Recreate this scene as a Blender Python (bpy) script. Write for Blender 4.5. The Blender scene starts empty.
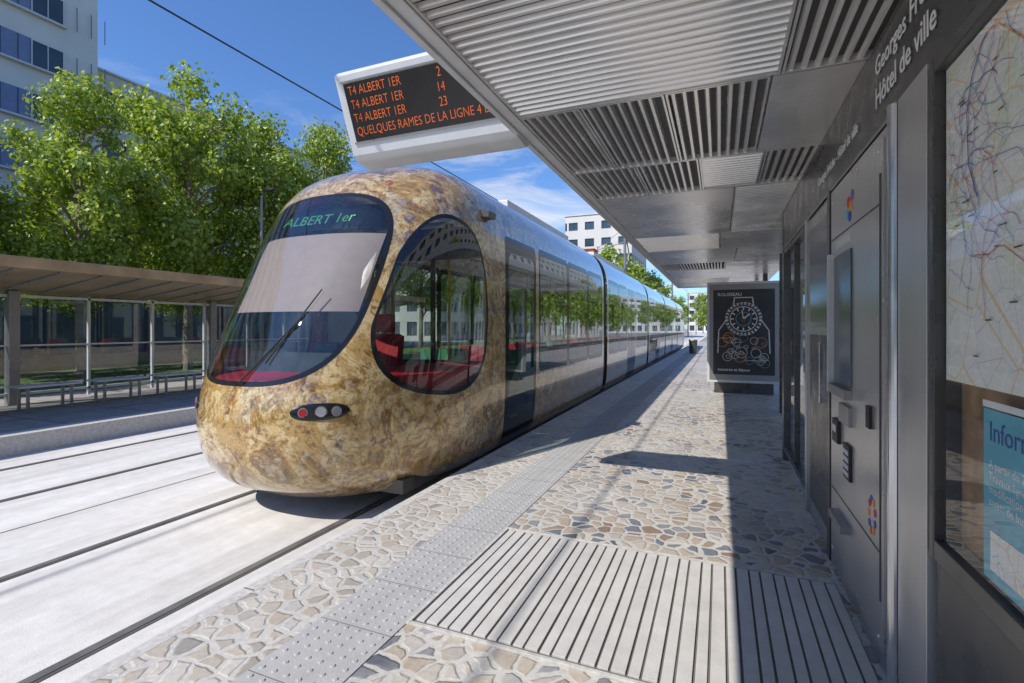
import bpy, math, random
import numpy as np
from mathutils import Vector, Matrix
random.seed(7); np.random.seed(7)
S=bpy.context.scene
COL=S.collection
# ------------------------------------------------------------------ node helpers
def newmat(name):
    m=bpy.data.materials.new(name); m.use_nodes=True
    nt=m.node_tree; nt.nodes.clear()
    o=nt.nodes.new('ShaderNodeOutputMaterial')
    return m,nt,o
def N(nt,t,**k):
    n=nt.nodes.new(t)
    for a,b in k.items(): setattr(n,a,b)
    return n
def L(nt,a,b): nt.links.new(a,b)
def ramp(nt,fac,stops,interp='LINEAR'):
    r=N(nt,'ShaderNodeValToRGB'); r.color_ramp.interpolation=interp
    e=r.color_ramp.elements
    while len(e)<len(stops): e.new(0.5)
    for i,(p,c) in enumerate(stops):
        e[i].position=p; e[i].color=(c[0],c[1],c[2],1)
    if fac is not None: L(nt,fac,r.inputs[0])
    return r.outputs[0]
def noise(nt,vec,scale,detail=4,rough=.55,dist=0):
    n=N(nt,'ShaderNodeTexNoise'); n.inputs['Scale'].default_value=scale
    n.inputs['Detail'].default_value=detail; n.inputs['Roughness'].default_value=rough
    n.inputs['Distortion'].default_value=dist
    L(nt,vec,n.inputs['Vector']); return n
def math_(nt,op,a,b=None,clamp=False):
    n=N(nt,'ShaderNodeMath',operation=op); n.use_clamp=clamp
    for i,v in enumerate((a,b)):
        if v is None: continue
        if isinstance(v,(int,float)): n.inputs[i].default_value=v
        else: L(nt,v,n.inputs[i])
    return n.outputs[0]
def mixc(nt,f,a,b,bt='MIX'):
    n=N(nt,'ShaderNodeMix',data_type='RGBA',blend_type=bt)
    if isinstance(f,(int,float)): n.inputs[0].default_value=f
    else: L(nt,f,n.inputs[0])
    for i,v in ((6,a),(7,b)):
        if isinstance(v,tuple): n.inputs[i].default_value=(v[0],v[1],v[2],1)
        else: L(nt,v,n.inputs[i])
    return n.outputs[2]
def coords(nt,scale=(1,1,1)):
    t=N(nt,'ShaderNodeTexCoord'); mp=N(nt,'ShaderNodeMapping'); mp.inputs['Scale'].default_value=scale
    L(nt,t.outputs['Object'],mp.inputs['Vector']); return mp.outputs[0]
def simple(name,col,rough=.6,metal=0,var=.12,nscale=6,bump=.0,stretch=(1,1,1),emit=None,coat=0,bscale=None,spec=None):
    m,nt,o=newmat(name); p=N(nt,'ShaderNodeBsdfPrincipled'); v=coords(nt,stretch)
    n=noise(nt,v,nscale,3)
    lo=tuple(c*(1-var) for c in col); hi=tuple(min(1,c*(1+var)) for c in col)
    c=ramp(nt,n.outputs[0],[(.3,lo),(.7,hi)])
    L(nt,c,p.inputs['Base Color'])
    r=ramp(nt,n.outputs[0],[(.3,(max(0,rough-.08),)*3),(.7,(min(1,rough+.08),)*3)])
    L(nt,r,p.inputs['Roughness']); p.inputs['Metallic'].default_value=metal
    if coat: p.inputs['Coat Weight'].default_value=coat
    if spec is not None: p.inputs['Specular IOR Level'].default_value=spec
    if bump:
        n2=noise(nt,v,bscale or nscale*6,3); b=N(nt,'ShaderNodeBump'); b.inputs['Strength'].default_value=bump
        b.inputs['Distance'].default_value=.01
        L(nt,n2.outputs[0],b.inputs['Height']); L(nt,b.outputs[0],p.inputs['Normal'])
    if emit:
        p.inputs['Emission Color'].default_value=(*emit[0],1); p.inputs['Emission Strength'].default_value=emit[1]
    L(nt,p.outputs[0],o.inputs[0]); return m
def steelmat(name,col,rough,metal):
    m,nt,o=newmat(name); p=N(nt,'ShaderNodeBsdfPrincipled')
    a=noise(nt,coords(nt),1.1,3); b=noise(nt,coords(nt,(60,60,1.0)),3,2)
    c=ramp(nt,a.outputs[0],[(.3,tuple(x*.84 for x in col)),(.7,tuple(min(1,x*1.08) for x in col))])
    c=mixc(nt,.22,c,ramp(nt,b.outputs[0],[(.3,(.7,.7,.7)),(.7,(1,1,1))]),'MULTIPLY')
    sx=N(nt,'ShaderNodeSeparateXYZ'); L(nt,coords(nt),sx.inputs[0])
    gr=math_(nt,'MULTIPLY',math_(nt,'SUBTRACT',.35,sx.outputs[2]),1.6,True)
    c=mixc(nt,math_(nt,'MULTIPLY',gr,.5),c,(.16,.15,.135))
    L(nt,c,p.inputs['Base Color']); p.inputs['Metallic'].default_value=metal
    L(nt,ramp(nt,a.outputs[0],[(.3,(rough-.07,)*3),(.7,(rough+.1,)*3)]),p.inputs['Roughness'])
    L(nt,p.outputs[0],o.inputs[0]); return m
def glassfac(nt,base,edge,pw=3.5):
    lw=N(nt,'ShaderNodeLayerWeight'); lw.inputs[0].default_value=.5
    return math_(nt,'ADD',math_(nt,'MULTIPLY',math_(nt,'POWER',lw.outputs['Facing'],pw),edge),base,True)
def glassmat(name,tint,gl=.05,rough=.02,edge=.7):
    m,nt,o=newmat(name)
    tr=N(nt,'ShaderNodeBsdfTransparent'); tr.inputs[0].default_value=(*tint,1)
    g=N(nt,'ShaderNodeBsdfGlossy'); g.inputs['Roughness'].default_value=rough; g.inputs[0].default_value=(.95,.97,1,1)
    mx=N(nt,'ShaderNodeMixShader'); L(nt,glassfac(nt,gl,edge),mx.inputs[0]); L(nt,tr.outputs[0],mx.inputs[1]); L(nt,g.outputs[0],mx.inputs[2])
    L(nt,mx.outputs[0],o.inputs[0]); return m
# ------------------------------------------------------------------ materials
M={}
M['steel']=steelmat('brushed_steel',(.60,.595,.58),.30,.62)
M['steel_y']=simple('brushed_steel_tube',(.62,.63,.65),.22,.8,.05,5)
M['alu']=simple('aluminium_slat',(.90,.89,.87),.22,.62,.05,3)
M['alu2']=simple('aluminium_sheet',(.82,.81,.79),.26,.64,.10,1.6)
M['soffit_dark']=simple('soffit_shadow_gap',(.10,.10,.10),.7,.2)
M['dark']=simple('dark_grey_metal',(.085,.083,.08),.30,.3,.12)
M['grey']=simple('grey_metal',(.28,.28,.28),.34,.5,.10,2)
M['black']=simple('black_rubber',(.014,.014,.015),.5,0,.2)
M['lightgrey']=simple('light_grey_paint',(.60,.61,.62),.4,.1,.05)
M['white']=simple('white_lettering',(.85,.85,.85),.5,0,.02)
M['red']=simple('red_upholstery',(.50,.010,.025),.6,0,.2)
M['green_seat']=simple('green_seat',(.06,.28,.13),.6,0,.2)
M['floor_in']=simple('tram_floor',(.20,.20,.21),.7)
M['cream']=simple('interior_cream',(.7,.68,.62),.6)
M['blind']=simple('sun_blind_fabric',(.62,.41,.38),.85,0,.06,8,.1)
M['yellow']=simple('yellow_pole',(.7,.45,.03),.35)
M['orange']=simple('orange_led',(.5,.1,.02),.5,emit=((1,.15,.02),.30))
M['greenled']=simple('green_led',(.06,.30,.12),.5,emit=((.1,1,.35),.07))
M['lamp']=simple('headlamp_lens',(.45,.47,.5),.08,.6,.1)
M['redlamp']=simple('red_lens',(.35,.01,.02),.12)
M['screen']=simple('black_display',(.010,.009,.009),.22,0)
M['posterdark']=simple('poster_black_print',(.022,.024,.028),.35,0,.5,3)
M['bark']=simple('plane_bark',(.26,.22,.16),.9,0,.4,3,.5)
M['granite']=simple('granite_kerb',(.50,.48,.45),.8,0,.18,30,.15)
M['joint']=simple('joint_dark',(.09,.086,.08),.9)
M['gap']=simple('grating_gap',(.15,.14,.125),.9)
M['grass']=simple('grass',(.09,.15,.035),.95,0,.4,8,.6,bscale=60)
M['asphalt']=simple('asphalt',(.06,.06,.062),.9,0,.2,20,.3)
M['paving']=simple('paving',(.30,.285,.265),.85,0,.18,5,.2)
M['rail']=simple('rail_steel',(.30,.285,.265),.38,.6)
M['wall_white']=simple('building_white',(.64,.62,.58),.85,0,.06,.6)
M['wall_beige']=simple('building_beige',(.58,.54,.48),.85,0,.06,.6)
M['panel_blue']=simple('building_blue_panel',(.17,.22,.35),.6,0,.1)
M['winglass']=simple('window_glass_dark',(.04,.055,.07),.12,.0,.5,.4,spec=.8)
M['blueglass']=simple('blue_glass',(.05,.10,.17),.1,.1,.5,.35,spec=.8)
M['orange_wall']=simple('orange_wall',(.46,.15,.07),.8)
M['glass']=glassmat('clear_glass',(.86,.90,.89),.06)
M['shelterglass']=glassmat('shelter_glass',(.74,.80,.82),.16)
M['caseglass']=glassmat('case_glass',(.96,.97,.96),.03,.015,.45)
M['blueposter']=simple('blue_poster',(.14,.46,.58),.6)
M['bronze']=simple('bronze_roof',(.40,.28,.16),.42,.35,.25,2)
M['mosaic_reflection']=simple('case_back_painted_reflection',(.36,.22,.12),.6,0,.35,14)  # back panel coloured brown to imitate mosaic paving reflected in the case glass
M['spot']=simple('old_gum_stain',(.20,.19,.175),.9)

def concrete(name,base,streak=.5):
    m,nt,o=newmat(name); p=N(nt,'ShaderNodeBsdfPrincipled'); v=coords(nt)
    n1=noise(nt,v,.5,5,.6); n2=noise(nt,v,7,5,.7); n3=noise(nt,coords(nt,(2.2,.12,1)),1.6,4,.6)
    c=ramp(nt,n1.outputs[0],[(.3,tuple(x*.86 for x in base)),(.7,tuple(min(1,x*1.07) for x in base))])
    c=mixc(nt,.4,c,ramp(nt,n2.outputs[0],[(.25,tuple(x*.62 for x in base)),(.75,tuple(min(1,x*1.12) for x in base))]))
    c=mixc(nt,streak,c,ramp(nt,n3.outputs[0],[(.35,(.68,.66,.63)),(.6,(1,1,1))]),'MULTIPLY')
    L(nt,c,p.inputs['Base Color']); p.inputs['Roughness'].default_value=.9
    n4=noise(nt,v,90,2); b=N(nt,'ShaderNodeBump'); b.inputs['Strength'].default_value=.35; b.inputs['Distance'].default_value=.005
    L(nt,n4.outputs[0],b.inputs['Height']); L(nt,b.outputs[0],p.inputs['Normal'])
    L(nt,p.outputs[0],o.inputs[0]); return m
M['concrete']=concrete('trackbed_concrete',(.74,.715,.68),.6)
M['tactile']=concrete('tactile_concrete',(.43,.425,.415),.35)
M['slat']=concrete('stone_slat',(.58,.56,.53),.3)

def mosaic(name):
    m,nt,o=newmat(name); p=N(nt,'ShaderNodeBsdfPrincipled'); v=coords(nt)
    nd=noise(nt,v,7,2)
    sub=N(nt,'ShaderNodeVectorMath',operation='SUBTRACT'); L(nt,nd.outputs['Color'],sub.inputs[0]); sub.inputs[1].default_value=(.5,.5,.5)
    sc=N(nt,'ShaderNodeVectorMath',operation='SCALE'); L(nt,sub.outputs[0],sc.inputs[0]); sc.inputs['Scale'].default_value=.075
    ad=N(nt,'ShaderNodeVectorMath',operation='ADD'); L(nt,v,ad.inputs[0]); L(nt,sc.outputs[0],ad.inputs[1])
    fl=N(nt,'ShaderNodeMapping'); fl.inputs['Scale'].default_value=(1,1,0); L(nt,ad.outputs[0],fl.inputs['Vector'])
    V=[]
    for f in ('F1','DISTANCE_TO_EDGE'):
        q=N(nt,'ShaderNodeTexVoronoi',feature=f,voronoi_dimensions='2D'); q.inputs['Scale'].default_value=9.6
        q.inputs['Randomness'].default_value=.95
        L(nt,fl.outputs[0],q.inputs['Vector']); V.append(q)
    sepc=N(nt,'ShaderNodeSeparateColor'); L(nt,V[0].outputs['Color'],sepc.inputs[0])
    stones=ramp(nt,sepc.outputs[0],[(0,(.50,.43,.34)),(.12,(.36,.28,.20)),(.22,(.56,.50,.42)),(.33,(.20,.21,.235)),(.43,(.46,.38,.29)),(.54,(.53,.48,.43)),(.64,(.30,.21,.15)),(.73,(.49,.40,.32)),(.84,(.25,.26,.28)),(.92,(.14,.15,.175))],'CONSTANT')
    pale=ramp(nt,sepc.outputs[1],[(0,(.60,.56,.50)),(.25,(.54,.49,.42)),(.5,(.61,.58,.53)),(.75,(.50,.44,.37)),(.9,(.38,.35,.31))],'CONSTANT')
    big=noise(nt,v,.62,2)
    bm=ramp(nt,big.outputs[0],[(.44,(0,0,0)),(.56,(1,1,1))])
    sx=N(nt,'ShaderNodeSeparateXYZ'); L(nt,v,sx.inputs[0])
    edge=math_(nt,'LESS_THAN',sx.outputs[0],-1.75)
    bm2=math_(nt,'MAXIMUM',math_(nt,'MULTIPLY',bm,.7),math_(nt,'MULTIPLY',edge,.8))
    st=mixc(nt,bm2,stones,pale)
    fine=noise(nt,v,40,4)
    st=mixc(nt,.4,st,ramp(nt,fine.outputs[0],[(.3,(.55,.55,.55)),(.7,(1.0,1.0,1.0))]),'MULTIPLY')
    grout=ramp(nt,fine.outputs[0],[(.3,(.44,.42,.385)),(.7,(.58,.56,.52))])
    thr=math_(nt,'ADD',math_(nt,'MULTIPLY',math_(nt,'POWER',sepc.outputs[2],2.0),.17),.045)
    d=math_(nt,'SUBTRACT',V[1].outputs['Distance'],thr)
    mask=math_(nt,'MULTIPLY',d,32,True)
    c=mixc(nt,mask,grout,st)
    dirt=noise(nt,v,1.3,4); c=mixc(nt,.4,c,ramp(nt,dirt.outputs[0],[(.35,(.70,.69,.67)),(.6,(1,1,1))]),'MULTIPLY')
    L(nt,c,p.inputs['Base Color'])
    L(nt,ramp(nt,mask,[(0,(.9,.9,.9)),(1,(.5,.5,.5))]),p.inputs['Roughness'])
    hh=math_(nt,'MULTIPLY',d,10,True)
    hh=math_(nt,'ADD',hh,math_(nt,'MULTIPLY',fine.outputs[0],.3))
    b=N(nt,'ShaderNodeBump'); b.inputs['Strength'].default_value=.7; b.inputs['Distance'].default_value=.007
    L(nt,hh,b.inputs['Height']); L(nt,b.outputs[0],p.inputs['Normal'])
    L(nt,p.outputs[0],o.inputs[0]); return m
M['mosaic']=mosaic('stone_mosaic')

def mappaper():
    m,nt,o=newmat('street_map_paper'); p=N(nt,'ShaderNodeBsdfPrincipled'); v=coords(nt)
    n1=noise(nt,v,2.6,4); c=ramp(nt,n1.outputs[0],[(.40,(.92,.91,.88)),(.52,(.90,.89,.83)),(.57,(.80,.87,.68)),(.61,(.92,.88,.80)),(.69,(.72,.82,.90))])
    for s,w,col,f in ((13,.030,(.98,.98,.98),.9),(5,.014,(.90,.60,.30),.7),(55,.05,(.62,.62,.68),.25),(9,.008,(.40,.42,.66),.6)):
        q=N(nt,'ShaderNodeTexVoronoi',feature='DISTANCE_TO_EDGE'); q.inputs['Scale'].default_value=s; L(nt,v,q.inputs['Vector'])
        c=mixc(nt,math_(nt,'MULTIPLY',math_(nt,'LESS_THAN',q.outputs['Distance'],w),f),c,col)
    L(nt,c,p.inputs['Base Color']); p.inputs['Roughness'].default_value=.5
    L(nt,p.outputs[0],o.inputs[0]); return m
M['paper']=mappaper()
M['l1']=simple('map_line_blue',(.04,.08,.42),.5); M['l2']=simple('map_line_red',(.6,.04,.03),.5)
M['l3']=simple('map_line_orange',(.8,.3,.03),.5); M['l4']=simple('map_line_purple',(.22,.12,.42),.5); M['l5']=simple('map_line_green',(.05,.35,.12),.5)

def leafmat(name,a,b,c2):
    m,nt,o=newmat(name); g=N(nt,'ShaderNodeNewGeometry')
    c=ramp(nt,g.outputs['Random Per Island'],[(0,a),(.5,b),(1,c2)])
    d=N(nt,'ShaderNodeBsdfDiffuse'); L(nt,c,d.inputs[0])
    t=N(nt,'ShaderNodeBsdfTranslucent'); tc=mixc(nt,1,c,(1.5,1.45,.5),'MULTIPLY'); L(nt,tc,t.inputs[0])
    mx=N(nt,'ShaderNodeMixShader'); mx.inputs[0].default_value=.45
    L(nt,d.outputs[0],mx.inputs[1]); L(nt,t.outputs[0],mx.inputs[2])
    gl=N(nt,'ShaderNodeBsdfGlossy'); gl.inputs['Roughness'].default_value=.45; gl.inputs[0].default_value=(.9,1,.8,1)
    m2=N(nt,'ShaderNodeMixShader'); m2.inputs[0].default_value=.05; L(nt,mx.outputs[0],m2.inputs[1]); L(nt,gl.outputs[0],m2.inputs[2])
    L(nt,m2.outputs[0],o.inputs[0]); return m
M['leaf']=leafmat('plane_tree_leaves',(.17,.26,.04),(.28,.38,.065),(.40,.47,.11))

def tramskin():
    m,nt,o=newmat('tram_livery_skin'); v=coords(nt)
    p=N(nt,'ShaderNodeBsdfPrincipled')
    nA=noise(nt,v,2.1,8,.72,.5)
    base=ramp(nt,nA.outputs[0],[(.31,(.09,.045,.018)),(.37,(.26,.14,.04)),(.42,(.54,.35,.12)),(.47,(.38,.23,.065)),(.51,(.72,.57,.30)),(.55,(.46,.28,.08)),(.60,(.20,.10,.035)),(.65,(.56,.46,.29)),(.72,(.22,.20,.19))])
    nB=noise(nt,v,2.6,6,.65)
    vd=N(nt,'ShaderNodeVectorMath',operation='ADD')
    s2=N(nt,'ShaderNodeVectorMath',operation='SCALE'); L(nt,nB.outputs['Color'],s2.inputs[0]); s2.inputs['Scale'].default_value=.75
    L(nt,v,vd.inputs[0]); L(nt,s2.outputs[0],vd.inputs[1])
    q=N(nt,'ShaderNodeTexVoronoi',feature='F1'); q.inputs['Scale'].default_value=2.4; L(nt,vd.outputs[0],q.inputs['Vector'])
    rings=math_(nt,'SINE',math_(nt,'MULTIPLY',q.outputs['Distance'],21))
    rm=ramp(nt,rings,[(.0,(0,0,0)),(.9,(1,1,1))])
    sc=N(nt,'ShaderNodeSeparateColor'); L(nt,q.outputs['Color'],sc.inputs[0])
    orn=mixc(nt,rm,ramp(nt,sc.outputs[1],[(0,(.66,.50,.25)),(.4,(.46,.28,.08)),(.7,(.72,.62,.42)),(.88,(.34,.34,.34))],'CONSTANT'),ramp(nt,sc.outputs[0],[(0,(.12,.05,.02)),(.3,(.24,.06,.035)),(.45,(.18,.10,.03)),(.62,(.09,.055,.10)),(.74,(.27,.16,.05)),(.88,(.05,.08,.11))],'CONSTANT'))
    om=ramp(nt,noise(nt,v,1.7,7,.72).outputs[0],[(.48,(0,0,0)),(.56,(1,1,1))])
    c=mixc(nt,math_(nt,'MULTIPLY',om,.55),base,orn)
    f2=noise(nt,vd.outputs[0],12,6,.75)
    c=mixc(nt,.7,c,ramp(nt,f2.outputs[0],[(.38,(.28,.21,.16)),(.51,(1,1,1))]),'MULTIPLY')
    q2=N(nt,'ShaderNodeTexVoronoi',feature='F1'); q2.inputs['Scale'].default_value=3.4; L(nt,v,q2.inputs['Vector'])
    s3=N(nt,'ShaderNodeSeparateColor'); L(nt,q2.outputs['Color'],s3.inputs[0])
    mk=math_(nt,'MULTIPLY',math_(nt,'LESS_THAN',q2.outputs['Distance'],.27),math_(nt,'GREATER_THAN',s3.outputs[2],.50))
    mk=math_(nt,'MULTIPLY',mk,math_(nt,'GREATER_THAN',f2.outputs[0],.49))
    c=mixc(nt,math_(nt,'MULTIPLY',mk,.8),c,ramp(nt,s3.outputs[0],[(0,(.26,.03,.035)),(.3,(.10,.07,.17)),(.5,(.74,.68,.56)),(.7,(.12,.16,.20)),(.85,(.34,.10,.04))],'CONSTANT'))
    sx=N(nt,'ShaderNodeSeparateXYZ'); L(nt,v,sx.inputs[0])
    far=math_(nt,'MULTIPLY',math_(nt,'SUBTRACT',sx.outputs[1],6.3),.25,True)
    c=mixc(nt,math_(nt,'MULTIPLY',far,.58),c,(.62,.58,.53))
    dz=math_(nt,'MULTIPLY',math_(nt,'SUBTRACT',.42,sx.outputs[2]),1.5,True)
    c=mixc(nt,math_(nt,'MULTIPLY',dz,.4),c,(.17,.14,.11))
    L(nt,c,p.inputs['Base Color']); p.inputs['Roughness'].default_value=.20; p.inputs['Coat Weight'].default_value=1; p.inputs['Coat Roughness'].default_value=.04
    p.inputs['Metallic'].default_value=.12
    bk=N(nt,'ShaderNodeBsdfPrincipled'); bk.inputs['Base Color'].default_value=(.015,.015,.017,1); bk.inputs['Roughness'].default_value=.10
    tr=N(nt,'ShaderNodeBsdfTransparent'); tr.inputs[0].default_value=(.64,.72,.70,1)
    g=N(nt,'ShaderNodeBsdfGlossy'); g.inputs['Roughness'].default_value=.012; g.inputs[0].default_value=(.9,.95,1,1)
    gx=N(nt,'ShaderNodeMixShader'); L(nt,glassfac(nt,.08,.65,3),gx.inputs[0])
    L(nt,tr.outputs[0],gx.inputs[1]); L(nt,g.outputs[0],gx.inputs[2])
    ag=N(nt,'ShaderNodeAttribute',attribute_name='sd_glass'); ab=N(nt,'ShaderNodeAttribute',attribute_name='sd_black')
    m1=N(nt,'ShaderNodeMixShader'); L(nt,math_(nt,'LESS_THAN',ab.outputs['Fac'],0),m1.inputs[0]); L(nt,p.outputs[0],m1.inputs[1]); L(nt,bk.outputs[0],m1.inputs[2])
    m2=N(nt,'ShaderNodeMixShader'); L(nt,math_(nt,'LESS_THAN',ag.outputs['Fac'],0),m2.inputs[0]); L(nt,m1.outputs[0],m2.inputs[1]); L(nt,gx.outputs[0],m2.inputs[2])
    L(nt,m2.outputs[0],o.inputs[0]); return m
M['skin']=tramskin()

# ------------------------------------------------------------------ mesh builder
class MB:
    def __init__(s): s.v=[];s.f=[];s.m=[];s.mats=[]
    def mi(s,m):
        m=M[m] if isinstance(m,str) else m
        if m not in s.mats: s.mats.append(m)
        return s.mats.index(m)
    def face(s,pts,m):
        b=len(s.v); s.v+= [tuple(p) for p in pts]; s.f.append(tuple(range(b,b+len(pts)))); s.m.append(s.mi(m))
    def box(s,x0,x1,y0,y1,z0,z1,m):
        b=len(s.v); k=s.mi(m)
        for z in (z0,z1):
            s.v+=[(x0,y0,z),(x1,y0,z),(x1,y1,z),(x0,y1,z)]
        for f in ((3,2,1,0),(4,5,6,7),(0,1,5,4),(1,2,6,5),(2,3,7,6),(3,0,4,7)):
            s.f.append(tuple(b+i for i in f)); s.m.append(k)
    def prism(s,prof,axis,a,b,m):
        def P(p,t): return {'x':(t,p[0],p[1]),'y':(p[0],t,p[1]),'z':(p[0],p[1],t)}[axis]
        n=len(prof); o=len(s.v); k=s.mi(m)
        s.v+=[P(p,a) for p in prof]+[P(p,b) for p in prof]
        s.f.append(tuple(range(o,o+n))[::-1]); s.m.append(k)
        s.f.append(tuple(range(o+n,o+2*n))); s.m.append(k)
        for i in range(n):
            j=(i+1)%n; s.f.append((o+i,o+j,o+n+j,o+n+i)); s.m.append(k)
    def tube(s,p0,p1,r0,r1,m,n=10,cap=True):
        p0=Vector(p0);p1=Vector(p1);d=(p1-p0).normalized()
        a=d.orthogonal().normalized(); b=d.cross(a); o=len(s.v); k=s.mi(m)
        for p,r in ((p0,r0),(p1,r1)):
            for i in range(n):
                t=2*math.pi*i/n; s.v.append(tuple(p+a*r*math.cos(t)+b*r*math.sin(t)))
        for i in range(n):
            j=(i+1)%n; s.f.append((o+i,o+j,o+n+j,o+n+i)); s.m.append(k)
        if cap:
            s.f.append(tuple(range(o,o+n))[::-1]); s.m.append(k); s.f.append(tuple(range(o+n,o+2*n))); s.m.append(k)
    def ribbon(s,pts,w,fn,m):
        for (a,b) in zip(pts[:-1],pts[1:]):
            dx,dy=b[0]-a[0],b[1]-a[1]; l=math.hypot(dx,dy) or 1e-6
            nx,ny=-dy/l*w/2,dx/l*w/2; ex,ey=dx/l*w*.3,dy/l*w*.3
            s.face([fn(a[0]+nx-ex,a[1]+ny-ey),fn(a[0]-nx-ex,a[1]-ny-ey),fn(b[0]-nx+ex,b[1]-ny+ey),fn(b[0]+nx+ex,b[1]+ny+ey)],m)
    def obj(s,name,parent=None,bevel=0,smooth=False):
        me=bpy.data.meshes.new(name); me.from_pydata(s.v,[],s.f)
        for m in s.mats: me.materials.append(m)
        me.polygons.foreach_set('material_index',s.m)
        if smooth: me.polygons.foreach_set('use_smooth',[True]*len(s.f))
        me.update(); ob=bpy.data.objects.new(name,me); COL.objects.link(ob)
        if bevel:
            bv=ob.modifiers.new('bev','BEVEL'); bv.width=bevel; bv.segments=2; bv.limit_method='ANGLE'
        if parent: par(ob,parent)
        return ob
def root(name,loc=(0,0,0)):
    e=bpy.data.objects.new(name,None); e.location=loc; e.empty_display_size=.2; COL.objects.link(e); return e
def par(ob,r):
    ob.parent=r; ob.matrix_parent_inverse=Matrix.Translation(r.location).inverted()
def text(name,body,loc,rot,size,m,parent,ext=.001,align='LEFT',sx=1,off=0):
    c=bpy.data.curves.new(name,'FONT'); c.body=body; c.size=size; c.extrude=ext; c.align_x=align
    c.resolution_u=3; c.offset=off
    c.materials.append(M[m]); ob=bpy.data.objects.new(name,c); ob.location=loc; ob.rotation_euler=rot; ob.scale=(sx,1,1)
    COL.objects.link(ob); par(ob,parent); return ob
R=math.radians
# ------------------------------------------------------------------ camera / light / sky
TH=math.atan(208/500)
cam=bpy.data.cameras.new('camera'); co=bpy.data.objects.new('camera',cam); COL.objects.link(co)
cam.sensor_width=36; cam.lens=36*500/1024; cam.shift_y=-13.5/1024; cam.clip_end=3000; cam.clip_start=.05
H=1.45
co.location=(0,0,H); co.rotation_euler=(R(90),0,TH); S.camera=co
sd=Vector((-.48,-.87,1.0)).normalized()
su=bpy.data.lights.new('sun','SUN'); su.energy=5.0; su.angle=R(.5); su.color=(1,.95,.875)
so=bpy.data.objects.new('sun',su); so.rotation_euler=sd.to_track_quat('Z','Y').to_euler(); COL.objects.link(so); so.location=(0,0,30)
W=bpy.data.worlds.new('World'); S.world=W; W.use_nodes=True; nt=W.node_tree; nt.nodes.clear()
sky=N(nt,'ShaderNodeTexSky',sky_type='NISHITA'); sky.sun_disc=False
sky.sun_elevation=math.asin(sd.z); sky.sun_rotation=math.atan2(sd.x,sd.y)%(2*math.pi)
sky.air_density=1.1; sky.dust_density=.4; sky.ozone_density=3.2; sky.altitude=50
tc=N(nt,'ShaderNodeTexCoord'); mp=N(nt,'ShaderNodeMapping'); mp.inputs['Scale'].default_value=(1.6,1.6,5.0); mp.inputs['Location'].default_value=(.9,.55,.3)
L(nt,tc.outputs['Generated'],mp.inputs[0])
cn=noise(nt,mp.outputs[0],2.4,8,.62,.6)
dp=N(nt,'ShaderNodeVectorMath',operation='DOT_PRODUCT'); L(nt,tc.outputs['Generated'],dp.inputs[0]); dp.inputs[1].default_value=tuple(Vector((-.33,.94,.27)).normalized())
bank=ramp(nt,dp.outputs['Value'],[(.965,(0,0,0)),(.999,(1,1,1))])
cn2=math_(nt,'ADD',cn.outputs[0],math_(nt,'MULTIPLY',bank,.10))
cm=ramp(nt,cn2,[(.55,(0,0,0)),(.74,(1,1,1))])
sz=N(nt,'ShaderNodeSeparateXYZ'); L(nt,tc.outputs['Generated'],sz.inputs[0])
hz=ramp(nt,sz.outputs[2],[(.0,(1,1,1)),(.28,(.9,.9,.9)),(.40,(0,0,0))])
cf=math_(nt,'MULTIPLY',math_(nt,'MULTIPLY',cm,hz),.85)
deep=mixc(nt,1.0,sky.outputs[0],(.64,.87,1.20),'MULTIPLY')
cc=mixc(nt,cf,deep,(6.3,6.4,6.6))
bg=N(nt,'ShaderNodeBackground'); bg.inputs[1].default_value=.15; L(nt,cc,bg.inputs[0])
wo=N(nt,'ShaderNodeOutputWorld'); L(nt,bg.outputs[0],wo.inputs[0])
S.view_settings.view_transform='Standard'; S.view_settings.look='None'; S.view_settings.exposure=0
# ------------------------------------------------------------------ ground
ZR=-.27
g=MB(); g.face([(-900,-900,-.33),(900,-900,-.33),(900,900,-.33),(-900,900,-.33)],'paving'); g.obj('ground')
g=MB(); g.box(-8.76,-2.45,-40,260,-.5,ZR,'concrete')
z=ZR+.004
for xc in (-3.82,-7.31):
    for sgn in (-1,1):
        xr=xc+sgn*.7175
        a,b=(xr-.028,xr+.028)
        g.box(a-.010,a,-40,260,ZR,z,'joint')
        g.box(a,b,-40,260,ZR,z+.004,'rail')
        g.box(b,b+.026,-40,260,ZR,z,'joint')
g.box(-5.571,-5.561,-40,260,ZR,z,'gap')
g.obj('tramway_track')
g=MB(); g.box(-2.37,5.0,-14,58,-.5,0,'mosaic'); g.box(-2.45,-2.372,-14,58,-.5,.0,'granite')
for yj in np.arange(-2,40,1.0): g.box(-2.452,-2.376,yj,yj+.006,-.2,.002,'joint')
rg=random.Random(4)
for i in range(26):
    x,y,r_=rg.uniform(-1.3,.55),rg.uniform(3.5,14),rg.uniform(.012,.026); g.tube((x,y,-.01),(x,y,.0015),r_,r_*.9,'spot',9)
g.obj('station_platform')
g=MB(); g.box(-1.84,-1.42,-5,55,0,.005,'tactile')
for yj in np.arange(-1,30,.42): g.box(-1.84,-1.42,yj,yj+.004,.003,.0062,'gap')
for y in np.arange(.9,16,.06):
    for i in range(6):
        x=-1.80+.068*i
        g.tube((x,y,.004),(x,y,.0105),.015,.009,'tactile',7)
g.obj('tactile_paving_strip')
g=MB(); g.box(-1.40,.60,2.08,3.30,0,.004,'gap')
x=-1.385; i=0
while x<.55:
    w=.060 if i%2 else .046
    g.box(x,x+w,2.10,3.28,.003,.0150 if i%2 else .0125,'slat'); x+=w+.0115; i+=1
g.box(-1.42,-1.40,2.06,3.32,0,.014,'granite'); g.box(-1.40,.60,3.30,3.32,0,.0135,'granite'); g.box(-1.40,.60,2.06,2.08,0,.0135,'granite')
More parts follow.
